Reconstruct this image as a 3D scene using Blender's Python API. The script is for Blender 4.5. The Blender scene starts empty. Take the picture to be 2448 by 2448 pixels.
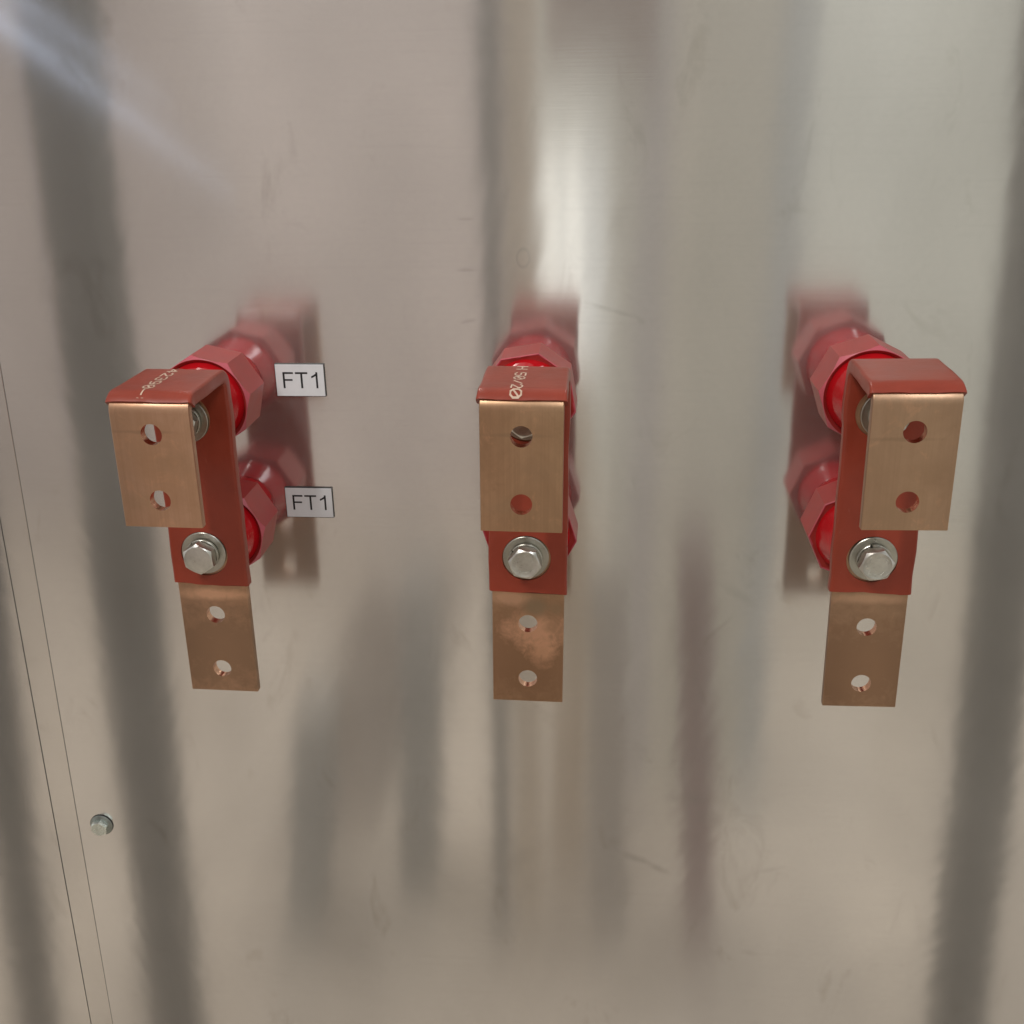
import bpy, bmesh, math, random
from mathutils import Vector, Matrix
random.seed(7)
MM = 0.001
S = bpy.context.scene
COL = S.collection

# ------------------------------------------------------------------ camera
cd = bpy.data.cameras.new("camera"); cam = bpy.data.objects.new("camera", cd); COL.objects.link(cam)
S.camera = cam
_r = Vector((0.99654464, 0.08149465, -0.01604386)); _u = Vector((-0.01523845, 0.36927199, 0.92919642))
_f = Vector((-0.08164909, 0.92574123, -0.36923787))
m = Matrix((( _r.x, _u.x, -_f.x, 0.0388060), (_r.y, _u.y, -_f.y, -0.6080741), (_r.z, _u.z, -_f.z, 0.3298548), (0, 0, 0, 1)))
cam.matrix_world = m
cd.sensor_width = 36; cd.sensor_height = 36; cd.sensor_fit = 'HORIZONTAL'
cd.lens = 36 * 2559.1 / 2448
cd.clip_start = 0.01; cd.clip_end = 60

# ------------------------------------------------------------------ world and lamps
w = bpy.data.worlds.new("World"); S.world = w; w.use_nodes = True
wn = w.node_tree; wn.nodes.clear()
wo = wn.nodes.new('ShaderNodeOutputWorld'); bg = wn.nodes.new('ShaderNodeBackground')
tc = wn.nodes.new('ShaderNodeTexCoord'); sx = wn.nodes.new('ShaderNodeSeparateXYZ')
rp = wn.nodes.new('ShaderNodeValToRGB'); mr = wn.nodes.new('ShaderNodeMapRange')
mr.inputs['From Min'].default_value = -1; mr.inputs['From Max'].default_value = 1
wn.links.new(tc.outputs['Generated'], sx.inputs[0]); wn.links.new(sx.outputs['Z'], mr.inputs['Value'])
wn.links.new(mr.outputs[0], rp.inputs[0]); wn.links.new(rp.outputs[0], bg.inputs[0]); wn.links.new(bg.outputs[0], wo.inputs[0])
e = rp.color_ramp.elements
e[0].position = 0.0; e[0].color = (.15, .13, .11, 1); e[1].position = 1.0; e[1].color = (.22, .22, .22, 1)
x = e.new(.5); x.color = (.295, .283, .265, 1)
bg.inputs['Strength'].default_value = 2.15

def area(name, loc, target, sx_, sy_, power, col):
    l = bpy.data.lights.new(name, 'AREA'); l.shape = 'RECTANGLE'; l.size = sx_; l.size_y = sy_; l.energy = power; l.color = col
    o = bpy.data.objects.new(name, l); COL.objects.link(o); o.location = loc
    o.rotation_euler = (Vector(target) - Vector(loc)).to_track_quat('-Z', 'Y').to_euler()
    return o
area("ceiling_lamp", (-0.9, -1.5, 2.1), (0, 0, 0.1), 0.10, 0.7, 32, (1.0, .97, .92))
area("ceiling_lamp", (1.1, -2.2, 2.2), (0, -0.2, 0.1), 0.10, 0.7, 20, (.95, .98, 1.0))

S.view_settings.view_transform = 'Standard'; S.view_settings.look = 'None'
S.view_settings.exposure = 0.0; S.view_settings.gamma = 1.0
S.view_settings.use_curve_mapping = False
S.render.engine = 'CYCLES'
S.cycles.max_bounces = 10; S.cycles.glossy_bounces = 6; S.cycles.diffuse_bounces = 4
S.cycles.sample_clamp_indirect = 4.0
S.cycles.caustics_reflective = True

# ------------------------------------------------------------------ materials
def mat(name):
    M = bpy.data.materials.new(name); M.use_nodes = True
    nt = M.node_tree; b = nt.nodes['Principled BSDF']
    return M, nt, b
def N(nt, t, **kw):
    n = nt.nodes.new(t)
    for k, v in kw.items():
        if hasattr(n, k) and k not in n.inputs: setattr(n, k, v)
        else: n.inputs[k].default_value = v
    return n
def coord(nt, scale=(1, 1, 1), loc=(0, 0, 0), rot=(0, 0, 0), kind='Object'):
    t = nt.nodes.new('ShaderNodeTexCoord'); mp = nt.nodes.new('ShaderNodeMapping')
    mp.inputs['Scale'].default_value = scale; mp.inputs['Location'].default_value = loc; mp.inputs['Rotation'].default_value = rot
    nt.links.new(t.outputs[kind], mp.inputs['Vector']); return mp.outputs[0]
def noise(nt, vec, scale, detail=3, rough=.5, dist=0):
    n = nt.nodes.new('ShaderNodeTexNoise'); nt.links.new(vec, n.inputs['Vector'])
    n.inputs['Scale'].default_value = scale; n.inputs['Detail'].default_value = detail
    n.inputs['Roughness'].default_value = rough; n.inputs['Distortion'].default_value = dist
    return n.outputs['Fac']
def ramp(nt, fac, stops):
    r = nt.nodes.new('ShaderNodeValToRGB'); nt.links.new(fac, r.inputs[0]); el = r.color_ramp.elements
    el[0].position, el[0].color = stops[0][0], (*stops[0][1], 1)
    el[1].position, el[1].color = stops[-1][0], (*stops[-1][1], 1)
    for p, c in stops[1:-1]:
        q = el.new(p); q.color = (*c, 1)
    return r.outputs[0]
def rng(nt, fac, a, b, lo=0.3, hi=0.7):
    r = nt.nodes.new('ShaderNodeMapRange'); nt.links.new(fac, r.inputs[0])
    r.inputs[1].default_value = lo; r.inputs[2].default_value = hi; r.inputs[3].default_value = a; r.inputs[4].default_value = b
    return r.outputs[0]
def mixc(nt, fac, a, b, mode='MIX'):
    n = nt.nodes.new('ShaderNodeMix'); n.data_type = 'RGBA'; n.blend_type = mode
    for sock, v in ((n.inputs[0], fac), (n.inputs[6], a), (n.inputs[7], b)):
        if isinstance(v, (int, float)): sock.default_value = v
        elif isinstance(v, tuple): sock.default_value = (*v, 1)
        else: nt.links.new(v, sock)
    return n.outputs[2]
def mth(nt, op, a, b=0.0, c=None):
    n = nt.nodes.new('ShaderNodeMath'); n.operation = op
    for i, v in enumerate((a, b) if c is None else (a, b, c)):
        if isinstance(v, (int, float)): n.inputs[i].default_value = v
        else: nt.links.new(v, n.inputs[i])
    return n.outputs[0]
def bump(nt, b, h, strength, dist, prev=None):
    n = nt.nodes.new('ShaderNodeBump'); n.inputs['Strength'].default_value = strength; n.inputs['Distance'].default_value = dist
    nt.links.new(h, n.inputs['Height'])
    if prev is not None: nt.links.new(prev, n.inputs['Normal'])
    if b is not None: nt.links.new(n.outputs[0], b.inputs['Normal'])
    return n.outputs[0]

def m_sheet(name, tint=(.80, .785, .77), k=1.0):
    """bright rolled sheet metal: a sharp lobe stretched across its horizontal grain over a duller one"""
    M, nt, b = mat(name)
    out = nt.nodes['Material Output']
    pos = coord(nt)
    grain = noise(nt, coord(nt, (14, 14, 1100)), 1, 3, .6)
    blotch = noise(nt, coord(nt, (5, 5, 4), (3, 1, 2)), 1, 4, .6, .6)
    smear = noise(nt, coord(nt, (30, 30, 14), (8, 1, 2), (0, .5, 0)), 1, 5, .65, .8)
    fine = noise(nt, coord(nt, (260, 260, 260)), 1, 3, .6)
    # metal tone: slightly cloudy and a few stains
    col = mixc(nt, rng(nt, blotch, 0, 1, .3, .7), tuple(c * .93 for c in tint), tuple(min(1, c * 1.05) for c in tint))
    stain = rng(nt, smear, 0, 1, .60, .74)
    col = mixc(nt, mth(nt, 'MULTIPLY', stain, .30), col, (.42, .39, .34))
    speck = noise(nt, coord(nt, (520, 520, 520), (9, 9, 9)), 1, 2, .5)
    col = mixc(nt, mth(nt, 'MULTIPLY', rng(nt, speck, 0, 1, .68, .80), .35), col, (.50, .47, .42))
    lines = noise(nt, coord(nt, (9, 9, 520), (2, 2, 5)), 1, 3, .7)
    col = mixc(nt, mth(nt, 'MULTIPLY', rng(nt, lines, 0, 1, .52, .75), .07), col, (.40, .38, .35))
    # local marks: (x, z, rx, rz, angle, depth, ring)
    geo = nt.nodes.new('ShaderNodeNewGeometry'); sp = nt.nodes.new('ShaderNodeSeparateXYZ'); nt.links.new(geo.outputs['Position'], sp.inputs[0])
    wob = noise(nt, coord(nt, (70, 70, 70)), 1, 4, .7)
    total = None
    for (cx, cz, rx, rz, an, dp, ring) in MARKS:
        dx = mth(nt, 'SUBTRACT', sp.outputs['X'], cx); dz = mth(nt, 'SUBTRACT', sp.outputs['Z'], cz)
        ca, sa = math.cos(an), math.sin(an)
        u = mth(nt, 'ADD', mth(nt, 'MULTIPLY', dx, ca / rx), mth(nt, 'MULTIPLY', dz, sa / rx))
        v = mth(nt, 'ADD', mth(nt, 'MULTIPLY', dx, -sa / rz), mth(nt, 'MULTIPLY', dz, ca / rz))
        d = mth(nt, 'SQRT', mth(nt, 'ADD', mth(nt, 'MULTIPLY', u, u), mth(nt, 'MULTIPLY', v, v)))
        if ring:
            d = mth(nt, 'ABSOLUTE', mth(nt, 'SUBTRACT', d, 1.0)); f = rng(nt, d, 1, 0, 0.0, .28)
        else:
            d = mth(nt, 'ADD', d, mth(nt, 'MULTIPLY', mth(nt, 'SUBTRACT', wob, .5), 2.2)); f = rng(nt, d, 1, 0, .2, 1.1)
        f = mth(nt, 'MULTIPLY', f, dp * .6)
        total = f if total is None else mth(nt, 'MAXIMUM', total, f)
    dull = (.36, .35, .32)
    col = mixc(nt, total, col, dull)
    tan = N(nt, 'ShaderNodeCombineXYZ', X=1.0, Y=0.0, Z=0.0)
    n1 = bump(nt, None, grain, .18 * k, .00006)
    n1 = bump(nt, None, blotch, .5, .0006, n1)
    g1 = nt.nodes.new('ShaderNodeBsdfAnisotropic'); g1.distribution = 'GGX'
    nt.links.new(col, g1.inputs['Color']); nt.links.new(n1, g1.inputs['Normal']); nt.links.new(tan.outputs[0], g1.inputs['Tangent'])
    r1 = mth(nt, 'ADD', rng(nt, smear, .118, .140), mth(nt, 'MULTIPLY', total, .12))
    nt.links.new(r1, g1.inputs['Roughness']); g1.inputs['Anisotropy'].default_value = .54
    g2 = nt.nodes.new('ShaderNodeBsdfAnisotropic'); g2.distribution = 'GGX'
    nt.links.new(col, g2.inputs['Color']); g2.inputs['Roughness'].default_value = .42; g2.inputs['Anisotropy'].default_value = 0
    df = nt.nodes.new('ShaderNodeBsdfDiffuse'); nt.links.new(col, df.inputs['Color'])
    mx = nt.nodes.new('ShaderNodeMixShader'); mx.inputs[0].default_value = .16
    nt.links.new(g1.outputs[0], mx.inputs[1]); nt.links.new(g2.outputs[0], mx.inputs[2])
    my = nt.nodes.new('ShaderNodeMixShader'); nt.links.new(rng(nt, fine, .03, .06), my.inputs[0])
    nt.links.new(mx.outputs[0], my.inputs[1]); nt.links.new(df.outputs[0], my.inputs[2])
    nt.links.new(my.outputs[0], out.inputs['Surface']); nt.nodes.remove(b)
    return M
MARKS = [(-.0061, .2405, .0035, .0050, 0, .35, True), (-.2516, .2385, .009, .005, -.5, .30, False),
         (.045, .211, .019, .0016, -.28, .30, False), (.060, .2055, .006, .0018, -.8, .28, False),
         (.0677, -.1711, .020, .0035, -.42, .42, False), (.082, -.178, .010, .003, -.5, .38, False),
         (.0527, -.1583, .006, .006, 0, .30, False), (.1055, -.120, .020, .006, -.1, .28, False),
         (.118, -.135, .009, .010, .4, .22, False), (-.030, .165, .0008, .010, 1.57, .2, False),
         (.16, -.176, .012, .0025, .3, .22, False), (.15, -.25, .008, .003, -.3, .25, False),
         (-.02, -.18, .030, .010, .7, .14, False), (.125, .035, .015, .004, -.6, .22, False),
         (-.038, .262, .006, .0012, 0, .35, False), (-.038, .234, .006, .0010, 0, .35, False), (-.038, .205, .006, .0014, .2, .35, False)]

def m_copper(name, base=(.66, .40, .24), dark=(.42, .25, .14), fresh=(.86, .47, .29), amt=.35, rough=.36, seed=0, blotches=None):
    M, nt, b = mat(name)
    n1 = noise(nt, coord(nt, (30, 30, 22), (seed, 0, seed)), 1, 5, .62, .7)
    n2 = noise(nt, coord(nt, (900, 900, 9), (seed, 2, 0)), 1, 3, .6)
    n3 = noise(nt, coord(nt, (75, 75, 60), (0, seed, 4)), 1, 5, .7, 1.0)
    n4 = noise(nt, coord(nt, (700, 700, 700)), 1, 2, .5)
    c = mixc(nt, mth(nt, 'MULTIPLY', rng(nt, n1, 0, 1, .38, .68), amt), base, dark)
    c = mixc(nt, mth(nt, 'MULTIPLY', rng(nt, n3, 0, 1, .56, .74), .35), c, fresh)
    c = mixc(nt, mth(nt, 'MULTIPLY', rng(nt, n3, 0, 1, .44, .28), .4), c, dark)
    c = mixc(nt, mth(nt, 'MULTIPLY', rng(nt, n2, 0, 1, .42, .70), .34), c, dark)
    if blotches:                               # hand marks where the tarnish was rubbed off or burned in, and a darker lower end, in the bar's own coordinates
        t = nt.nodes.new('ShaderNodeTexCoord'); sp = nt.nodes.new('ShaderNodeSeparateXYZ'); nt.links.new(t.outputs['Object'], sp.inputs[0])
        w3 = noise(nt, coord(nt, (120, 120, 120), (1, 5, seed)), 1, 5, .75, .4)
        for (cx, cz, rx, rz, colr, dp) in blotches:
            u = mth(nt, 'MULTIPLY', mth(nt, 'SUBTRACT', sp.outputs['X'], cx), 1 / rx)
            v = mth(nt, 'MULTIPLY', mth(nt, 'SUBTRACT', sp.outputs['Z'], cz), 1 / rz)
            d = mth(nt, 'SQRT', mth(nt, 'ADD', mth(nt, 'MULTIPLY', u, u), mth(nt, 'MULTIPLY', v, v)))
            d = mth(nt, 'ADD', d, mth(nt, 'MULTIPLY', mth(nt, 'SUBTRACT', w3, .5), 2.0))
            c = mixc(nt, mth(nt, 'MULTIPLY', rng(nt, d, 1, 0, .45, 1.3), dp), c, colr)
    nt.links.new(c, b.inputs['Base Color'])
    b.inputs['Metallic'].default_value = .92
    nt.links.new(rng(nt, n1, rough - .05, rough + .08), b.inputs['Roughness'])
    n = bump(nt, None, n2, .12, .00004); bump(nt, b, n4, .12, .00005, n)
    return M

def m_plain(name, col, rough=.5, metal=0.0, var=.12, nscale=60, bmp=.0, bscale=900, bdist=.0001, spec=.5, coat=0):
    M, nt, b = mat(name)
    n1 = noise(nt, coord(nt, (nscale,) * 3), 1, 4, .6)
    c = mixc(nt, rng(nt, n1, 0, 1), tuple(v * (1 - var) for v in col), tuple(min(1, v * (1 + var)) for v in col))
    nt.links.new(c, b.inputs['Base Color']); b.inputs['Metallic'].default_value = metal
    nt.links.new(rng(nt, n1, rough * .9, rough * 1.12), b.inputs['Roughness']); b.inputs['Specular IOR Level'].default_value = spec
    b.inputs['Coat Weight'].default_value = coat; b.inputs['Coat Roughness'].default_value = .1
    if bmp:
        bump(nt, b, noise(nt, coord(nt, (bscale,) * 3), 1, 3, .55), bmp, bdist)
    return M

M_panel = m_sheet("bright_sheet_metal")
M_strip = m_sheet("joint_strip_metal", (.77, .75, .725), 1.3)
M_side = m_sheet("side_sheet_metal", (.78, .76, .735), 1.2)
M_sleeve = m_plain("heat_shrink_sleeve", (.255, .036, .017), .32, var=.11, nscale=45, bmp=.22, bscale=520, bdist=.00012, spec=.45)
_nt = M_sleeve.node_tree; _b = _nt.nodes['Principled BSDF']; _pn = _b.inputs['Normal'].links[0].from_socket
bump(_nt, _b, noise(_nt, coord(_nt, (70, 70, 38)), 1, 3, .5, .6), .5, .0006, _pn)
_c = _b.inputs['Base Color'].links[0].from_socket        # scuffs and dust caught on the rubbery skin
_sc = noise(_nt, coord(_nt, (420, 420, 130), (3, 3, 3), (0, .6, 0)), 1, 4, .7)
_nt.links.new(mixc(_nt, mth(_nt, 'MULTIPLY', rng(_nt, _sc, 0, 1, .64, .76), .30), _c, (.42, .20, .15)), _b.inputs['Base Color'])
M_ink = m_plain("cream_ink", (.56, .40, .30), .6, var=.12, nscale=600)
M_red = m_plain("moulded_red_resin", (.42, .006, .010), .085, var=.10, nscale=50, bmp=.08, bscale=160, bdist=.0002, spec=.5)
M_fresh = m_plain("drilled_copper", (.93, .53, .36), .25, 1.0, var=.15, nscale=300, bmp=.2, bscale=1200, bdist=.00005)
M_redm = m_plain("turned_red_resin", (.33, .032, .028), .32, var=.08, nscale=90, bmp=.12, bscale=700, bdist=.00008, spec=.55)
M_rim_highlight = m_plain("turned_rim_highlight", (.46, .085, .11), .38, var=.06, nscale=90)
M_bolt = m_plain("stainless_bolt", (.64, .635, .60), .30, 1.0, var=.12, nscale=220, bmp=.25, bscale=1600, bdist=.00005)
M_washer = m_plain("stainless_washer", (.47, .46, .41), .30, 1.0, var=.16, nscale=120, bmp=.2, bscale=900, bdist=.00005)
M_zinc = m_plain("zinc_screw", (.80, .87, .83), .26, 1.0, var=.15, nscale=400, bmp=.25, bscale=1500, bdist=.00006)
M_flange = m_plain("shaded_zinc_flange", (.34, .37, .35), .38, 1.0, var=.15, nscale=400)  # darker copy of the zinc; shade below the head put into the colour
M_dark = m_plain("black_laminate", (.018, .017, .016), .45, var=.1)
M_back = m_plain("grey_backing", (.13, .115, .10), .6, var=.1)
M_white = m_plain("white_laminate", (.68, .69, .71), .48, var=.03, nscale=150, bmp=.06, bscale=900, bdist=.00004)
M_text = m_plain("black_engraving", (.012, .012, .014), .5, var=.05)

# ------------------------------------------------------------------ mesh helpers
def finish(name, bm, material, parent=None, sharp=32, smooth=True):
    bmesh.ops.remove_doubles(bm, verts=bm.verts, dist=1e-7)
    bmesh.ops.recalc_face_normals(bm, faces=bm.faces)
    for f in bm.faces: f.smooth = smooth
    lim = math.radians(sharp)
    for ed in bm.edges:
        if len(ed.link_faces) == 2 and ed.calc_face_angle(0) > lim: ed.smooth = False
    me = bpy.data.meshes.new(name); bm.to_mesh(me); bm.free(); me.materials.append(material)
    o = bpy.data.objects.new(name, me); COL.objects.link(o)
    if parent: o.parent = parent
    return o
def tag(o, label=None, cat=None, group=None, kind=None):
    if label: o["label"] = label
    if cat: o["category"] = cat
    if group: o["group"] = group
    if kind: o["kind"] = kind
    return o
def empty(name, loc, rot=(0, 0, 0)):
    o = bpy.data.objects.new(name, None); COL.objects.link(o); o.location = loc; o.rotation_euler = rot
    o.empty_display_size = .01
    return o
def rings(bm, rs, closed=False, cap0=True, cap1=True):
    """loft a list of vertex-coordinate rings"""
    vs = [[bm.verts.new(p) for p in r] for r in rs]
    n = len(vs[0])
    for a, b in zip(vs, vs[1:] + ([vs[0]] if closed else [])):
        for i in range(n):
            j = (i + 1) % n
            bm.faces.new((a[i], a[j], b[j], b[i]))
    if not closed:
        if cap0: bm.faces.new(list(reversed(vs[0])))
        if cap1: bm.faces.new(vs[-1])
    return vs
def circ(r, y, n=64, off=0.0):
    return [Vector((r * math.cos(2 * math.pi * i / n + off), y, r * math.sin(2 * math.pi * i / n + off))) for i in range(n)]
def lathe(rz, n=64, closed=False, off=0.0):
    bm = bmesh.new(); rings(bm, [circ(r * MM, y * MM, n, off) for r, y in rz], closed); return bm
def poly_r(k, ap, i, n):
    per = n // k; a = 2 * math.pi * (i % per) / n - math.pi / k
    return ap / math.cos(a)
def box(bm, x0, x1, y0, y1, z0, z1):
    v = [bm.verts.new((x, y, z)) for x in (x0, x1) for y in (y0, y1) for z in (z0, z1)]
    for q in ((0, 1, 3, 2), (4, 6, 7, 5), (0, 4, 5, 1), (2, 3, 7, 6), (0, 2, 6, 4), (1, 5, 7, 3)):
        bm.faces.new([v[i] for i in q])
def bool_cut(o, cutters):
    for c in cutters:
        md = o.modifiers.new("cut", 'BOOLEAN'); md.operation = 'DIFFERENCE'; md.object = c; md.solver = 'EXACT'
    bpy.context.view_layer.update()
    dg = bpy.context.evaluated_depsgraph_get()
    me = bpy.data.meshes.new_from_object(o.evaluated_get(dg)); o.modifiers.clear(); o.data = me
    for c in cutters: bpy.data.objects.remove(c, do_unlink=True)
    bm = bmesh.new(); bm.from_mesh(me)
    bmesh.ops.remove_doubles(bm, verts=bm.verts, dist=2e-6)
    for f in bm.faces: f.smooth = True
    for ed in bm.edges:
        ed.smooth = not (len(ed.link_faces) != 2 or ed.calc_face_angle(0) > math.radians(32))
    bm.to_mesh(me); bm.free()

# ------------------------------------------------------------------ sheet metal wall
SL = 0.0265
def slanted_sheet(name, xl, xr, M, ztop=1.0, zbot=-1.0, lean_l=True, lean_r=True, y0=0.0, th=.002):
    """slab whose seam edges lean; front face at y0, xl / xr given at z = 0"""
    bm = bmesh.new(); b = .00025
    def q(ins, y):
        f = lambda x, z, ln: x + (SL * z if ln else 0)
        return [Vector((f(xl, zbot, lean_l) + ins, y, zbot + ins)), Vector((f(xr, zbot, lean_r) - ins, y, zbot + ins)),
                Vector((f(xr, ztop, lean_r) - ins, y, ztop - ins)), Vector((f(xl, ztop, lean_l) + ins, y, ztop - ins))]
    rings(bm, [q(b, y0), q(0, y0 + b), q(0, y0 + th)])
    return finish(name, bm, M, smooth=False)
xs1 = -.3294; xs2 = -.3473
panel = tag(slanted_sheet("back_panel", xs1 + .00018, 1.2, M_panel, lean_r=False), "large bright brushed metal back sheet behind the three copper bars", "metal panel")
# the joint strip and the side sheet
tag(slanted_sheet("joint_strip", xs2 + .0002, xs1 - .0002, M_strip, y0=.0002), "narrow metal strip between two dark seams at the left edge", "metal strip")
tag(slanted_sheet("side_panel", -1.3, xs2 - .0002, M_side, lean_l=False, y0=-.0001), "dull metal side sheet left of the narrow seam strip", "metal panel")
bm = bmesh.new(); box(bm, -1.3, 1.2, .0028, .0045, -1.0, 1.0)
tag(finish("backing_sheet", bm, M_back, smooth=False), "dark backing sheet showing only as lines in the seams", "backing")

# ------------------------------------------------------------------ busbars
def path(F, T, a=72.5, b=51.0, R=6.0, n=10, zb=0.0):
    """centre line in (y, z) mm: up the wall side, over the top, down the front"""
    pts = []
    zt = T
    def seg(p, q, k):
        for i in range(k): pts.append((p[0] + (q[0] - p[0]) * i / k, p[1] + (q[1] - p[1]) * i / k))
    seg((-a, zb), (-a, zt - R), 28)
    for i in range(n): t = math.pi / 2 * i / n; pts.append((-a - R + R * math.cos(t), zt - R + R * math.sin(t)))
    seg((-a - R, zt), (-a - b + R, zt), 8)
    for i in range(n): t = math.pi / 2 * i / n; pts.append((-a - b + R - R * math.sin(t), zt - R + R * math.cos(t)))
    seg((-a - b, zt - R), (-a - b, F), 14); pts.append((-a - b, F))
    return pts
def frames(P):
    out = []; s = 0
    for i, p in enumerate(P):
        q0 = P[max(0, i - 1)]; q1 = P[min(len(P) - 1, i + 1)]
        ty, tz = q1[0] - q0[0], q1[1] - q0[1]; l = math.hypot(ty, tz); ty /= l; tz /= l
        if i: s += math.hypot(p[0] - P[i - 1][0], p[1] - P[i - 1][1])
        out.append((p, (ty, tz), (-tz, ty), s))      # outward normal (towards the viewer, up, ...)
    return out
def rrect(hw, ht, r, k=3):
    pts = []
    for cx, cy, a0 in ((hw - r, ht - r, 0), (-hw + r, ht - r, 90), (-hw + r, -ht + r, 180), (hw - r, -ht + r, 270)):
        for i in range(k + 1):
            a = math.radians(a0 + 90 * i / k); pts.append((cx + r * math.cos(a), cy + r * math.sin(a)))
    return pts
def sweep(fr, prof, warp=None):
    rs = []
    for (p, t, n, s) in fr:
        ring = []
        for (x, h) in prof:
            v = Vector((x, p[0] + n[0] * h, p[1] + n[1] * h))
            if warp: v = warp(v, s, x, h, p)
            ring.append(v * MM)
        rs.append(ring)
    bm = bmesh.new(); rings(bm, rs); return bm
def cutter(root, x, z, r, y0, y1, n=48):
    bm = bmesh.new(); rings(bm, [circ(r * MM, y0 * MM, n), circ(r * MM, y1 * MM, n)])
    o = finish("cut", bm, M_dark, root)
    for v in o.data.vertices: v.co += Vector((x * MM, 0, z * MM))
    return o

# strokes for printed and engraved characters, on a 4 x 6 grid
GLY = {'H': [[(0, 0), (0, 6)], [(4, 0), (4, 6)], [(0, 3), (4, 3)]],
       '5': [[(4, 6), (0, 6), (0, 3.4), (3, 3.4), (4, 2.6), (4, .9), (3, 0), (1, 0), (0, .9)]],
       '0': [[(1.2, 0), (2.8, 0), (4, 1.5), (4, 4.5), (2.8, 6), (1.2, 6), (0, 4.5), (0, 1.5), (1.2, 0)], [(.6, 1.6), (3.4, 4.4)]],
       '/': [[(.2, .6), (3.8, 5.4)]],
       '2': [[(0, 4.8), (1, 6), (3, 6), (4, 4.9), (4, 3.9), (0, 0), (4, 0)]],
       '4': [[(3, 0), (3, 6), (0, 2), (4.2, 2)]],
       '3': [[(0, 5.2), (1, 6), (3, 6), (4, 5.1), (4, 4), (3, 3.1), (1.6, 3.1)], [(3, 3.1), (4, 2.2), (4, .9), (3, 0), (1, 0), (0, .8)]],
       '9': [[(4, 3.6), (3, 2.6), (1, 2.6), (0, 3.5), (0, 5), (1, 6), (3, 6), (4, 5), (4, 1.8), (3, .4), (.8, 0)]],
       '-': [[(.2, 3), (3.8, 3)]], ':': [[(2, 1.3), (2, 1.9)], [(2, 4.1), (2, 4.7)]], ' ': [],
       'F': [[(0, 0), (0, 6)], [(0, 5.65), (3.9, 5.65)], [(0, 3.1), (3.6, 3.1)]]}
def stroke_quads(lines, wd):
    quads = []
    for ln in lines:
        for (x0, y0), (x1, y1) in zip(ln, ln[1:]):
            L = math.hypot(x1 - x0, y1 - y0); k = max(1, int(L / .8)); ux, uy = (x1 - x0) / L, (y1 - y0) / L
            x0_, y0_ = x0 - ux * wd * .4, y0 - uy * wd * .4; x1_, y1_ = x1 + ux * wd * .4, y1 + uy * wd * .4
            for i in range(k):
                a = (x0_ + (x1_ - x0_) * i / k, y0_ + (y1_ - y0_) * i / k); b = (x0_ + (x1_ - x0_) * (i + 1) / k, y0_ + (y1_ - y0_) * (i + 1) / k)
                quads.append([(a[0] - uy * wd / 2, a[1] + ux * wd / 2), (b[0] - uy * wd / 2, b[1] + ux * wd / 2),
                              (b[0] + uy * wd / 2, b[1] - ux * wd / 2), (a[0] + uy * wd / 2, a[1] - ux * wd / 2)])
    return quads

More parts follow.
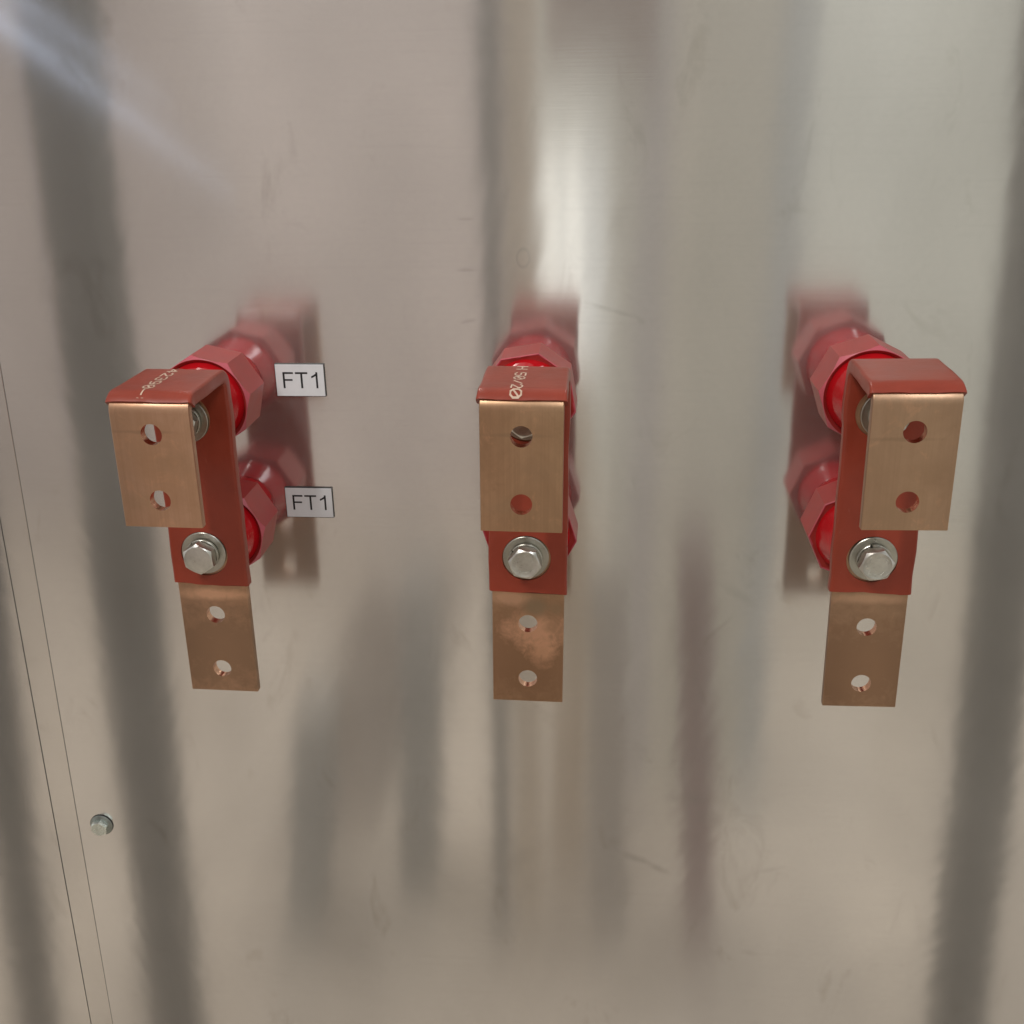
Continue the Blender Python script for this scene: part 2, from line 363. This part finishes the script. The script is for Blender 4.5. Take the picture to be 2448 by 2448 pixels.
def busbar(X, Z, F, T, r, t, Sl, front_end, label, text=None, text_x=-4.5, text_u=(), seed=0, copper=None, bolts=((-1.3, 91), (-1.3, 171)), notch=0):
    """all heights in mm above the wall origin; the empty sits where the bar's lower end is"""
    root = empty("busbar", (X * MM - (60 * math.sin(r)) * MM, 0, 0), (0, r, -t))
    tag(root, label, "busbar", "bent copper busbars on red standoffs")
    P = path(F, T - 1.3 - 2.5, zb=Z)
    fr = frames(P)
    bm = sweep(fr, rrect(20, 2.5, .55, 3))
    bar = finish("copper_bar", bm, copper, root)
    bool_cut(bar, [cutter(root, 0, Z + 50, 5.35, -82, -60), cutter(root, 0, Z + 14.8, 5.35, -82, -60),
                   cutter(root, 0, F + 48.7, 5.35, -135, -112), cutter(root, 0, F + 14.3, 5.35, -135, -112)])
    bar.data.materials.append(M_fresh)                      # bright drilled walls of the holes
    for pg in bar.data.polygons:
        c = pg.center / MM
        if abs(pg.normal.y) < .2 and abs(c.x) < 6.2 and min(abs(c.z - q) for q in (Z + 50, Z + 14.8, F + 48.7, F + 14.3)) < 6.2: pg.material_index = 1
    # heat-shrink sleeve: starts at Sl above the wall-side end, ends just below the front bend
    front_end = T - 3.8 - 6.0 + 3.2
    a0 = [i for i, q in enumerate(fr) if q[0][1] >= Sl][0]
    down = [i for i, q in enumerate(fr) if q[0][0] < -72.5 - 45 and q[0][1] > front_end]
    sub = fr[a0:down[-1] + 1]
    # exact ends
    sub[0] = ((sub[0][0][0], Sl), sub[0][1], sub[0][2], sub[0][3])
    sub[-1] = ((-72.5 - 51.0, front_end) if front_end < T - 1.3 - 2.5 - 6 else sub[-1][0], sub[-1][1], sub[-1][2], sub[-1][3])
    s0, s1 = sub[0][3], sub[-1][3]
    # densify the straight part so the wrinkles have vertices
    rnd = random.Random(seed); ph = [rnd.uniform(0, 6.28) for _ in range(6)]
    def warp(v, s, x, h, p):
        side = 1 if x > 0 else -1
        edge = abs(x) / 21.0
        f0 = math.exp(-((s - s0) / 2.2) ** 2); f1 = math.exp(-((s - s1) / 1.6) ** 2)
        bulge = sum(.7 * math.exp(-((p[1] - b[1] - 2) / 11) ** 2) for b in bolts) if p[0] > -75 else 0
        wob = .18 * math.sin(s / 9 + ph[0] + side) + .10 * math.sin(s / 4.1 + ph[1] * side)
        v.x += side * edge ** 3 * ((.35 * f0 + .3 * f1) + (bulge if side < 0 else bulge * .4) + wob)
        # uneven cut ends
        cutw = (-.030 * x + .35 * math.sin(x / 6 + ph[2]) + .2 * math.sin(x / 2.3 + ph[3])) * math.exp(-((s - s0) / 5) ** 2)
        cutf = (.18 * math.sin(x / 5 + ph[4]) + .12 * math.sin(x / 1.9 + ph[5])) * math.exp(-((s - s1) / 2.5) ** 2)
        v.z += cutw + cutf
        if h < 0 and p[0] < -72.5 - 45: v.y -= .12 * f1      # stands off the face at its cut end
        if h > 0:
            v.y -= .12 * math.sin(p[1] / 23 + ph[4]) * (1 - edge ** 2) if p[0] > -75 else 0
        return v
    prof = []
    base = rrect(21.2, 3.75, 1.5, 4)
    # extra points along the long faces
    for i in range(len(base)):
        a, b = base[i], base[(i + 1) % len(base)]
        prof.append(a)
        if abs(b[0] - a[0]) > 10:
            for k in range(1, 10): prof.append((a[0] + (b[0] - a[0]) * k / 10, a[1]))
    sl = finish("insulating_sleeve", sweep(sub, prof, warp), M_sleeve, root)
    bool_cut(sl, [cutter(root, bx_ + .5, bz_ - .3, 13.3, -84, -66.5) for bx_, bz_ in bolts])
    if text:
        # characters follow the outside of the sleeve, tops towards +x, reading towards the viewer;
        # u = distance along the outer face from the start of the flat top
        ou = []; u = 0; prev = None
        for (p, tg, n, s) in fr:
            q = (p[0] - n[0] * 3.75, p[1] - n[1] * 3.75)
            if prev: u += math.hypot(q[0] - prev[0], q[1] - prev[1])
            ou.append(u); prev = q
        base_u = [ou[k] for k, q in enumerate(fr) if q[0][0] <= -78.49][0]
        end_u = ou[len([q for q in fr if not (q[0][0] < -117 and q[0][1] < front_end)]) - 1] - base_u
        def at(u):
            for k in range(len(fr) - 1):
                if ou[k] <= u + base_u <= ou[k + 1]:
                    f = (u + base_u - ou[k]) / (ou[k + 1] - ou[k]); p = [fr[k][0][m_] + (fr[k + 1][0][m_] - fr[k][0][m_]) * f for m_ in (0, 1)]
                    n = [fr[k][2][m_] + (fr[k + 1][2][m_] - fr[k][2][m_]) * f for m_ in (0, 1)]
                    h = 3.85 + .14 * math.exp(-((u - end_u) / 2.5) ** 2) + (.1 if u > 39 or u < 0 else 0)
                    return p[0] - n[0] * h, p[1] - n[1] * h
        bm = bmesh.new(); cw, chh = 5.4, 5.1
        for ch, uc in zip(text, text_u):
            w_ = cw if ch != ':' else 1.2
            for qd in stroke_quads(GLY[ch], .95):
                vv = []
                for gx, gy in qd:
                    yz = at(min(uc + (gx - 2) * w_ / 4, end_u - .35))
                    vv.append(bm.verts.new(((text_x + gy * chh / 6) * MM, yz[0] * MM, yz[1] * MM)))
                bm.faces.new(vv)
        finish("printed_text", bm, M_ink, sl)
    return root, fr

cu = {}
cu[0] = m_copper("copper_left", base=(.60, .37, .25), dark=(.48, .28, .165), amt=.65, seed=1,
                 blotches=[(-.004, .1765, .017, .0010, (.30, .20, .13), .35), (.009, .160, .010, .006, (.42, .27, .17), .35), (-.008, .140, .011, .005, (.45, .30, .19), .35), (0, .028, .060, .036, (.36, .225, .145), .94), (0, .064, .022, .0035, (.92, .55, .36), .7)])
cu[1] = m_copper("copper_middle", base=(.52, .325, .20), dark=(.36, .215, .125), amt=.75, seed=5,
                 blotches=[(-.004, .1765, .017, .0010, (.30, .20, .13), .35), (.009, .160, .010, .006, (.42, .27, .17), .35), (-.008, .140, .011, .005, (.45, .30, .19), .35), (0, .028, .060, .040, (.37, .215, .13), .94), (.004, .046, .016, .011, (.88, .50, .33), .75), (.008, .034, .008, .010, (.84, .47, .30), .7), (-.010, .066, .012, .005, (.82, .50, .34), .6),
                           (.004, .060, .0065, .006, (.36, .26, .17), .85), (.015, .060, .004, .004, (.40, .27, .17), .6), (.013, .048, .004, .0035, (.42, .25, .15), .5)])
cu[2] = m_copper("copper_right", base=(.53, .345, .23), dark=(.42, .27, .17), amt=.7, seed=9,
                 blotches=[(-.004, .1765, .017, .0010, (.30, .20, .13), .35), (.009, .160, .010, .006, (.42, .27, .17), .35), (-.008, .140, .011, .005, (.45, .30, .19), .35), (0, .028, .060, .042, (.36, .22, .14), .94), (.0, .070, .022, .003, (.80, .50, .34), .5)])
BOL = [[(-2.3, 90), (-3.2, 169)], [(-1.4, 91), (-1.6, 171)], [(-1.6, 94), (-3.6, 174.5)]]
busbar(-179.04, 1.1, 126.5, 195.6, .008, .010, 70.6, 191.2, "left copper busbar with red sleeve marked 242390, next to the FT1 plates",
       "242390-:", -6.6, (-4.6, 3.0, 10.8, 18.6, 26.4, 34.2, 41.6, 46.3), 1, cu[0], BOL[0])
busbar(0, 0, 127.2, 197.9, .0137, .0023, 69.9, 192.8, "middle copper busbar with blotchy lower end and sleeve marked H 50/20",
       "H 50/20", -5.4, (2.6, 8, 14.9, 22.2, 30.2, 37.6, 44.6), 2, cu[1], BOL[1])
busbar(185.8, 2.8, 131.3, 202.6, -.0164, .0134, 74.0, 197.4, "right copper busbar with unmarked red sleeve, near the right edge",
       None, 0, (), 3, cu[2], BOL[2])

# ------------------------------------------------------------------ standoff insulators
def standoff(x, z, off, chamfer, label):
    root = empty("standoff_insulator", (x * MM, 0, z * MM)); tag(root, label, "insulator", "red octagonal standoff insulators behind the busbars")
    n = 64; th0 = math.radians(off)
    def ring(fr_, y_of=None, y=0):
        out = []
        for i in range(n):
            a = th0 + 2 * math.pi * i / n; rr = fr_(i); yy = y if y_of is None else y_of(rr)
            out.append(Vector((rr * math.cos(a) * MM, yy * MM, rr * math.sin(a) * MM)))
        return out
    ap = 25.0
    oc = lambda i: poly_r(8, ap, i, n)
    # i = 0 must be a corner: shift so that corners fall on multiples of n/8
    rs = [ring(lambda i: 22.4, y=-19.0), ring(lambda i: min(oc(i), 99) * .985, y=-19.6), ring(oc, y=-20.2)]
    if chamfer:
        rs += [ring(oc, y_of=lambda r: -48.6 + max(0, r - 24.9) * 1.15), ring(lambda i: 24.7, y=-48.7), ring(lambda i: 24.0, y=-48.0), ring(lambda i: 22.6, y=-46.4)]
    else:
        rs += [ring(oc, y=-46.3), ring(lambda i: oc(i) * .985, y=-46.8), ring(lambda i: oc(i) * .962, y=-46.4), ring(lambda i: 22.6, y=-45.8)]
    bm = bmesh.new(); rings(bm, rs)
    col_ = finish("octagonal_collar", bm, M_redm, root, sharp=18)
    col_.data.materials.append(M_rim_highlight)                      # paler turned rim; its edge highlight is put into the colour
    for pg in col_.data.polygons:
        if abs(pg.normal.y) > .35 and math.hypot(pg.center.x, pg.center.z) > .0247 and pg.center.y < -.04: pg.material_index = 1
    prof = [(22.9, -45.5), (22.6, -47.6), (22.0, -49.0), (21.2, -52), (20.0, -57), (18.9, -62), (18.1, -66.5), (17.4, -68.6), (15.5, -69.6)]
    finish("front_cone", lathe(prof), M_red, root, sharp=40)
    prof = [(18.5, -.3), (18.9, -2), (19.8, -8), (21.0, -13), (21.9, -17), (22.2, -19.4)]
    finish("rear_cone", lathe(prof), M_red, root, sharp=40)
    return root
standoff(-182.0, 169, 9.7, True, "upper red insulator behind the left busbar, beside the upper FT1 plate")
standoff(-181.8, 90, 8.4, True, "lower red insulator behind the left busbar, beside the lower FT1 plate")
standoff(-1.2, 171, 31.8, False, "red insulator behind the top of the middle busbar")
standoff(-.8, 91, 39.5, False, "red insulator behind the lower bolt of the middle busbar")
standoff(180.3, 175.3, 40.8, True, "pinkish-red insulator behind the top of the right busbar")
standoff(182.0, 94.4, 1.5, False, "bright red glossy insulator low behind the right busbar")

# ------------------------------------------------------------------ bolts
def hexbolt(x, z, ang, label, marks=True, tilt=0):
    root = empty("hex_bolt", (x * MM, -75 * MM, z * MM)); tag(root, label, "bolt", "hex bolts through the busbars")
    # flat washer
    bm = bmesh.new()
    rings(bm, [circ(r * MM, y * MM, 72) for r, y in ((5.3, 0), (12.3, 0), (12.5, -.25), (12.5, -1.75), (12.2, -2.05), (5.6, -2.05), (5.3, -1.8))], closed=True)
    finish("flat_washer", bm, M_washer, root)
    # split spring washer, slightly helical
    bm = bmesh.new(); rs = []; k = 60
    for i in range(k + 1):
        a = math.radians(ang + 100 + 352 * i / k); dy = -.9 * i / k
        pr = [(5.4, -2.1), (8.9, -2.1), (9.1, -2.4), (9.1, -3.9), (8.8, -4.2), (5.4, -4.2)]
        rs.append([Vector((r * math.cos(a) * MM, (y + dy + .3) * MM, r * math.sin(a) * MM)) for r, y in pr])
    rings(bm, rs); finish("spring_washer", bm, M_washer, root)
    # head
    n = 72; ap = 8.0; th0 = math.radians(ang)
    def ring(f, y_of=None, y=0):
        out = []
        for i in range(n):
            a = th0 + 2 * math.pi * i / n; rr = f(i); yy = y if y_of is None else y_of(rr)
            out.append(Vector((rr * math.cos(a) * MM, yy * MM, rr * math.sin(a) * MM)))
        return out
    hx = lambda i: poly_r(6, ap, i, n)
    y0 = -4.6
    rs = [ring(lambda i: 7.6, y=y0 + .3), ring(lambda i: 7.7, y=y0 - .3), ring(lambda i: min(hx(i), 8.9), y=y0 - .45), ring(hx, y=y0 - .75),
          ring(hx, y_of=lambda r: y0 - 6.45 + max(0, r - 7.7) * .62), ring(lambda i: 7.55, y=y0 - 6.6), ring(lambda i: 7.3, y=y0 - 6.65)]
    if marks: rs += [ring(lambda i: 6.9, y=y0 - 6.5), ring(lambda i: 4.0, y=y0 - 6.45), ring(lambda i: .5, y=y0 - 6.45)]
    bm = bmesh.new(); rings(bm, rs)
    head = finish("bolt_head", bm, M_bolt, root, sharp=20)
    if marks:       # worn raised marks round the top; not legible in the photo
        bm = bmesh.new(); rd = random.Random(int(x))
        for a in list(range(15, 95, 13)) + list(range(125, 200, 12)) + list(range(225, 330, 14)):
            a = math.radians(a + rd.uniform(-2, 2)); u = Vector((math.cos(a), 0, math.sin(a))); t = Vector((-u.z, 0, u.x))
            for q in range(rd.choice((2, 2, 3))):
                c = u * (5.3 + rd.uniform(-.8, .8)) + t * rd.uniform(-.35, .35); ww, hh = rd.choice(((.65, .16), (.16, .55), (.3, .25)))
                vs = []
                for yy, sc in ((y0 - 6.4, 1.0), (y0 - 6.72, .7)):
                    vs.append([(c + t * sx * ww * sc + u * sz * hh * sc + Vector((0, yy, 0))) * MM for sx, sz in ((-1, -1), (1, -1), (1, 1), (-1, 1))])
                rings(bm, vs)
        finish("raised_marks", bm, M_bolt, head)
    return root
hexbolt(-181.4, 90.3, 32, "silver hex bolt low on the left busbar, plain smooth head", marks=False)
hexbolt(-182.0, 167.5, 12, "shadowed bolt half hidden behind the left front plate", marks=False)
hexbolt(-.9, 91.2, 50, "silver hex bolt low on the middle busbar with stamped head")
hexbolt(-.3, 171, 20, "bolt seen through the upper hole of the middle front plate")
hexbolt(183.6, 94.2, 10, "silver hex bolt low on the right busbar with stamped head")
hexbolt(181.6, 173.5, 30, "bolt whose dark washer shows left of the right front plate", marks=False)

# ------------------------------------------------------------------ label plates
def plate(x, z, label):
    root = empty("label_plate", (x * MM, 0, z * MM)); tag(root, label, "label plate", "white FT1 label plates")
    bm = bmesh.new(); rings(bm, [[Vector((sx * (14.9 - i) * MM, y * MM, sz * (9.9 - i) * MM)) for sx, sz in ((-1, -1), (1, -1), (1, 1), (-1, 1))] for y, i in ((-.05, .1), (-1.25, 0))])
    finish("black_core", bm, M_dark, root, smooth=False)
    bm = bmesh.new(); rings(bm, [[Vector((sx * (14.9 - i) * MM, y * MM, sz * (9.9 - i) * MM)) for sx, sz in ((-1, -1), (1, -1), (1, 1), (-1, 1))] for y, i in ((-1.26, .28), (-1.5, .38))])
    face = finish("white_face", bm, M_white, root, smooth=False)
    bm = bmesh.new(); y = -1.56
    def q(x0, x1, z0, z1): bm.faces.new([bm.verts.new((a * MM, y * MM, b * MM)) for a, b in ((x0, z0), (x1, z0), (x1, z1), (x0, z1))])
    zt, zb, wd = 5.0, -4.75, 1.2
    q(-10.3, -10.3 + wd, zb, zt); q(-10.3 + wd + .001, -3.9, zt - wd * .9, zt); q(-10.3 + wd + .001, -4.5, -.25, -.25 + wd * .85)
    q(-2.7, 4.75, zt - wd * .9, zt); q(.42, .42 + wd, zb, zt - wd * .9 - .001)
    q(9.6, 9.6 + wd * .98, zb, zt)
    bm.faces.new([bm.verts.new((a * MM, y * MM, b * MM)) for a, b in ((9.599, 4.1), (9.599, 2.75), (8.3, 1.95), (6.95, 1.35), (6.95, 2.55), (8.3, 3.2))])
    bm.faces.new([bm.verts.new((a * MM, y * MM, b * MM)) for a, b in ((9.599, 4.1), (8.9, 3.55), (8.3, 3.2), (9.599, 4.1 - .2))][:3] + [bm.verts.new((9.599 * MM, y * MM, 5.0 * MM))]) if False else None
    finish("engraved_letters", bm, M_text, face, smooth=False)
    return root
plate(-139.57, 169.9, "upper white FT1 plate, level with the top of the left busbar")
plate(-140.87, 92.05, "lower white FT1 plate, beside the lower insulator of the left busbar")

# ------------------------------------------------------------------ small flange screw, lower left
root = empty("flange_screw", (-315.9 * MM, -.25 * MM, -160.3 * MM)); tag(root, "small zinc hex flange screw in the sheet at the lower left", "screw")
finish("shadow_ring", lathe([(7.0, .3), (8.3, 0), (8.4, -.35), (8.0, -.45)], 48), M_dark, root)  # dark ring put in for the shadow round the flange
finish("flange", lathe([(7.0, .3), (8.0, 0), (8.15, -.5), (7.9, -.9), (6.8, -1.4), (6.0, -1.9), (3, -1.9)], 48), M_flange, root)
n = 72
def rg(f, y_of=None, y=0, th0=math.radians(17)):
    return [Vector((f(i) * math.cos(th0 + 2 * math.pi * i / n) * MM, (y if y_of is None else y_of(f(i))) * MM, f(i) * math.sin(th0 + 2 * math.pi * i / n) * MM)) for i in range(n)]
hx = lambda i: poly_r(6, 5.4, i, n)
bm = bmesh.new(); rings(bm, [rg(hx, y=-1.5), rg(hx, y_of=lambda r: -5.7 + max(0, r - 5.15) * .7), rg(lambda i: 5.0, y=-5.8), rg(lambda i: .4, y=-5.75)])
finish("screw_head", bm, M_zinc, root, sharp=20)

# ------------------------------------------------------------------ workshop and made-up shapes that the bright sheet mirrors (all of it stands behind or beside the camera)
M_floor = m_plain("concrete_floor", (.62, .54, .45), .7, var=.34, nscale=2.6)
M_wallL = m_plain("beige_wall_paint", (.68, .605, .58), .8, var=.24, nscale=2.2)
M_wallR = m_plain("pale_green_board", (.78, .80, .745), .7, var=.20, nscale=2.4)
M_post = m_plain("dark_grey_steel", (.19, .185, .17), .5, var=.15, nscale=6)
M_brown = m_plain("brown_placeholder", (.40, .32, .285), .7, var=.1, nscale=8)
M_lite, _nt, _b = mat("added_glow")  # glow of the added box and its brighter bars
_b.inputs['Emission Color'].default_value = (.95, 1.0, .96, 1); _b.inputs['Emission Strength'].default_value = .45; _b.inputs['Base Color'].default_value = (.7, .7, .7, 1)
M_glow_bar, _nt, _b = mat("bright_bar_glow")
_b.inputs['Emission Color'].default_value = (1.0, .99, .90, 1); _b.inputs['Emission Strength'].default_value = 1.1
M_brown2 = m_plain("dull_brown_dummy", (.60, .54, .49), .7, var=.2, nscale=6)
M_grey_dummy = m_plain("mid_grey_dummy", (.38, .38, .36), .5, var=.2, nscale=8)
M_upright_dummy = m_plain("upright_dummy", (.31, .21, .20), .5, var=.15, nscale=8)
M_blue, _nt, _b = mat("pale_blue_glare")
_b.inputs['Emission Color'].default_value = (.58, .72, 1.0, 1); _b.inputs['Emission Strength'].default_value = 1.5
M_cream = m_plain("cream_dummy_board", (.80, .69, .56), .6, var=.06, nscale=8)
M_post2 = m_plain("blackened_steel", (.05, .048, .045), .5, var=.15, nscale=6)
FZ = -1.05
bm = bmesh.new(); box(bm, -3.5, 3.5, -2.9, -.02, FZ - .05, FZ); tag(finish("floor", bm, M_floor, smooth=False), kind="structure")
bm = bmesh.new(); box(bm, -3.5, -.262, -2.95, -2.9, FZ, 2.4); tag(finish("wall", bm, M_wallL, smooth=False), kind="structure")
bm = bmesh.new(); box(bm, -.26, 3.5, -2.95, -2.9, FZ, 2.4); tag(finish("partition_wall", bm, M_wallR, smooth=False), kind="structure")
def prism(name, pts_bot, pts_top, d, M, label, cat, group=None):
    """leaning square bar from one foot to its head: (x, y, z) of both and (half width, half depth)"""
    a, b = Vector(pts_bot), Vector(pts_top); bm = bmesh.new()
    rings(bm, [[p + Vector((sx * d[0], sy * d[1], 0)) for sx, sy in ((-1, -1), (1, -1), (1, 1), (-1, 1))] for p in (a, b)])
    return tag(finish(name, bm, M, smooth=False), label, cat, group)
PG = "dark steel frame posts mirrored in the sheet"
prism("steel_post", (-.532, -.45, FZ), (-.432, -.45, 1.3), (.027, .027), M_post, "dark steel frame post mirrored as the broad left stripe", "post", PG)
prism("steel_post", (-.735, -.45, FZ), (-.56, -.45, 1.3), (.020, .02), M_post2, "dark steel frame post mirrored in the lower left corner", "post", PG)
prism("steel_post", (.508, -.45, FZ), (.390, -.45, 1.3), (.026, .028), M_post, "dark steel frame post mirrored as the broad right stripe", "post", PG)
prism("thin_post", (-.122, -.9, FZ), (-.108, -.9, 1.6), (.013, .013), M_post, "thin grey post mirrored above the middle busbar", "post")
root = empty("glow_box", (-.010, -1.0, -.077)); tag(root, "tall added glowing box mirrored above the middle busbar", "glow box")  # added glowing box, only there to brighten a column of the reflection
bm = bmesh.new(); box(bm, -.050, .052, -.006, .0, .002, .333)
finish("glow_front", bm, M_lite, root, smooth=False)
bm = bmesh.new()
for x0, x1 in ((-.034, -.022), (-.002, .012)): box(bm, x0, x1, -.004, .0035, .004, .331)
finish("glow_bar", bm, M_glow_bar, root, smooth=False)
bm = bmesh.new(); box(bm, -.053, .055, -.03, -.0065, -.003, .338); box(bm, -.03, .03, -.05, -.031, -.97, .30)
finish("glow_back", bm, M_cream, root, smooth=False)
bm = bmesh.new(); box(bm, -.097, -.052, -.93, -.915, FZ, 1.5); tag(finish("cream_dummy_board", bm, M_cream, smooth=False), "cream upright made-up board mirrored beside the thin post", "board")  # made-up board giving the pale band in the reflection
bm = bmesh.new(); box(bm, -.045, .108, -1.03, -.96, .345, .80); tag(finish("placeholder", bm, M_brown, smooth=False), "brown made-up block mirrored above the glow box", "placeholder")  # made-up block giving the brown patch in the reflection
M_pale = m_plain("pale_dummy", (.46, .42, .38), .6, var=.15, nscale=5)
prism("upright_dummy", (.222, -.9, FZ), (.182, -.9, -.30), (.026, .03), M_upright_dummy, "brown made-up upright mirrored right of the middle busbar", "stand-in", "made-up uprights mirrored in the sheet")  # made-up uprights, put in for two stripes of the reflection
prism("upright_dummy", (.062, -.9, FZ), (.052, -.9, -.36), (.030, .03), M_pale, "pale made-up upright mirrored beside the middle busbar foot", "stand-in", "made-up uprights mirrored in the sheet")
prism("grey_dummy", (-.285, -1.0, FZ), (-.255, -1.0, -.42), (.032, .05), M_grey_dummy, "grey made-up block mirrored between left and middle busbars", "case", "made-up dark blocks mirrored in the sheet")  # made-up blocks, put in for dark patches of the reflection
prism("grey_dummy", (-.475, -.9, FZ), (-.425, -.9, -.62), (.028, .05), M_grey_dummy, "lower dark made-up block mirrored below the left busbar", "case", "made-up dark blocks mirrored in the sheet")
prism("leaning_dummy", (-.50, -1.15, FZ), (-.28, -1.15, -.50), (.10, .01), M_brown2, "brown leaning made-up slab mirrored under the left busbar", "board")  # made-up slab, shaped for a slanting brown area of the reflection
for k_, (x0, x1, zt_, c_) in enumerate(((.056, .098, 1.4, (.88, .89, .83)), (.100, .145, 1.2, (.70, .68, .69)), (.147, .196, 1.5, (.86, .84, .75)), (.198, .325, 1.1, (.78, .77, .69)), (.327, .376, 1.4, (.66, .70, .71)))):  # made-up boards, toned to give the reflection its upright columns
    bm = bmesh.new(); box(bm, x0, x1, -1.32, -1.30, FZ, zt_)
    tag(finish("dummy_board", bm, m_plain("dummy_board_tone", c_, .6, var=.1, nscale=4), smooth=False), ("light grey narrow made-up board mirrored right of the glow box", "mauve grey made-up board mirrored right of the middle busbar", "cream narrow made-up board mirrored between grey boards", "wide olive pale made-up board mirrored between middle and right busbars", "bluish made-up board mirrored left of the right busbar")[k_], "board", "made-up upright boards mirrored in the sheet")
def add_glare_strip(a, b, r, label):  # added glowing strip, unseen itself, that makes a streak of glare
    a, b = Vector(a), Vector(b); bm = bmesh.new(); d = (b - a).normalized(); u = d.cross(Vector((0, 1, 0))).normalized(); v = d.cross(u)
    rs = []
    for k in range(13):
        p = a.lerp(b, k / 12) + Vector((0, 0, 0))
        rs.append([p + (u * math.cos(2 * math.pi * i / 16) + v * math.sin(2 * math.pi * i / 16)) * r * min(1.0, (1.04 - k / 12) * 2.2) for i in range(16)])
    rings(bm, rs); return tag(finish("glare_strip", bm, M_blue), label, "light strip", "added pale blue glare strips mirrored at the top left")  # added strip, there only for the glare
add_glare_strip((-.62, -.20, .563), (-.275, -.20, .321), .0022, "upper added pale blue glare strip mirrored across the top left corner")
add_glare_strip((-.62, -.20, .551), (-.235, -.20, .258), .0026, "lower added pale blue glare strip mirrored across the top left corner")
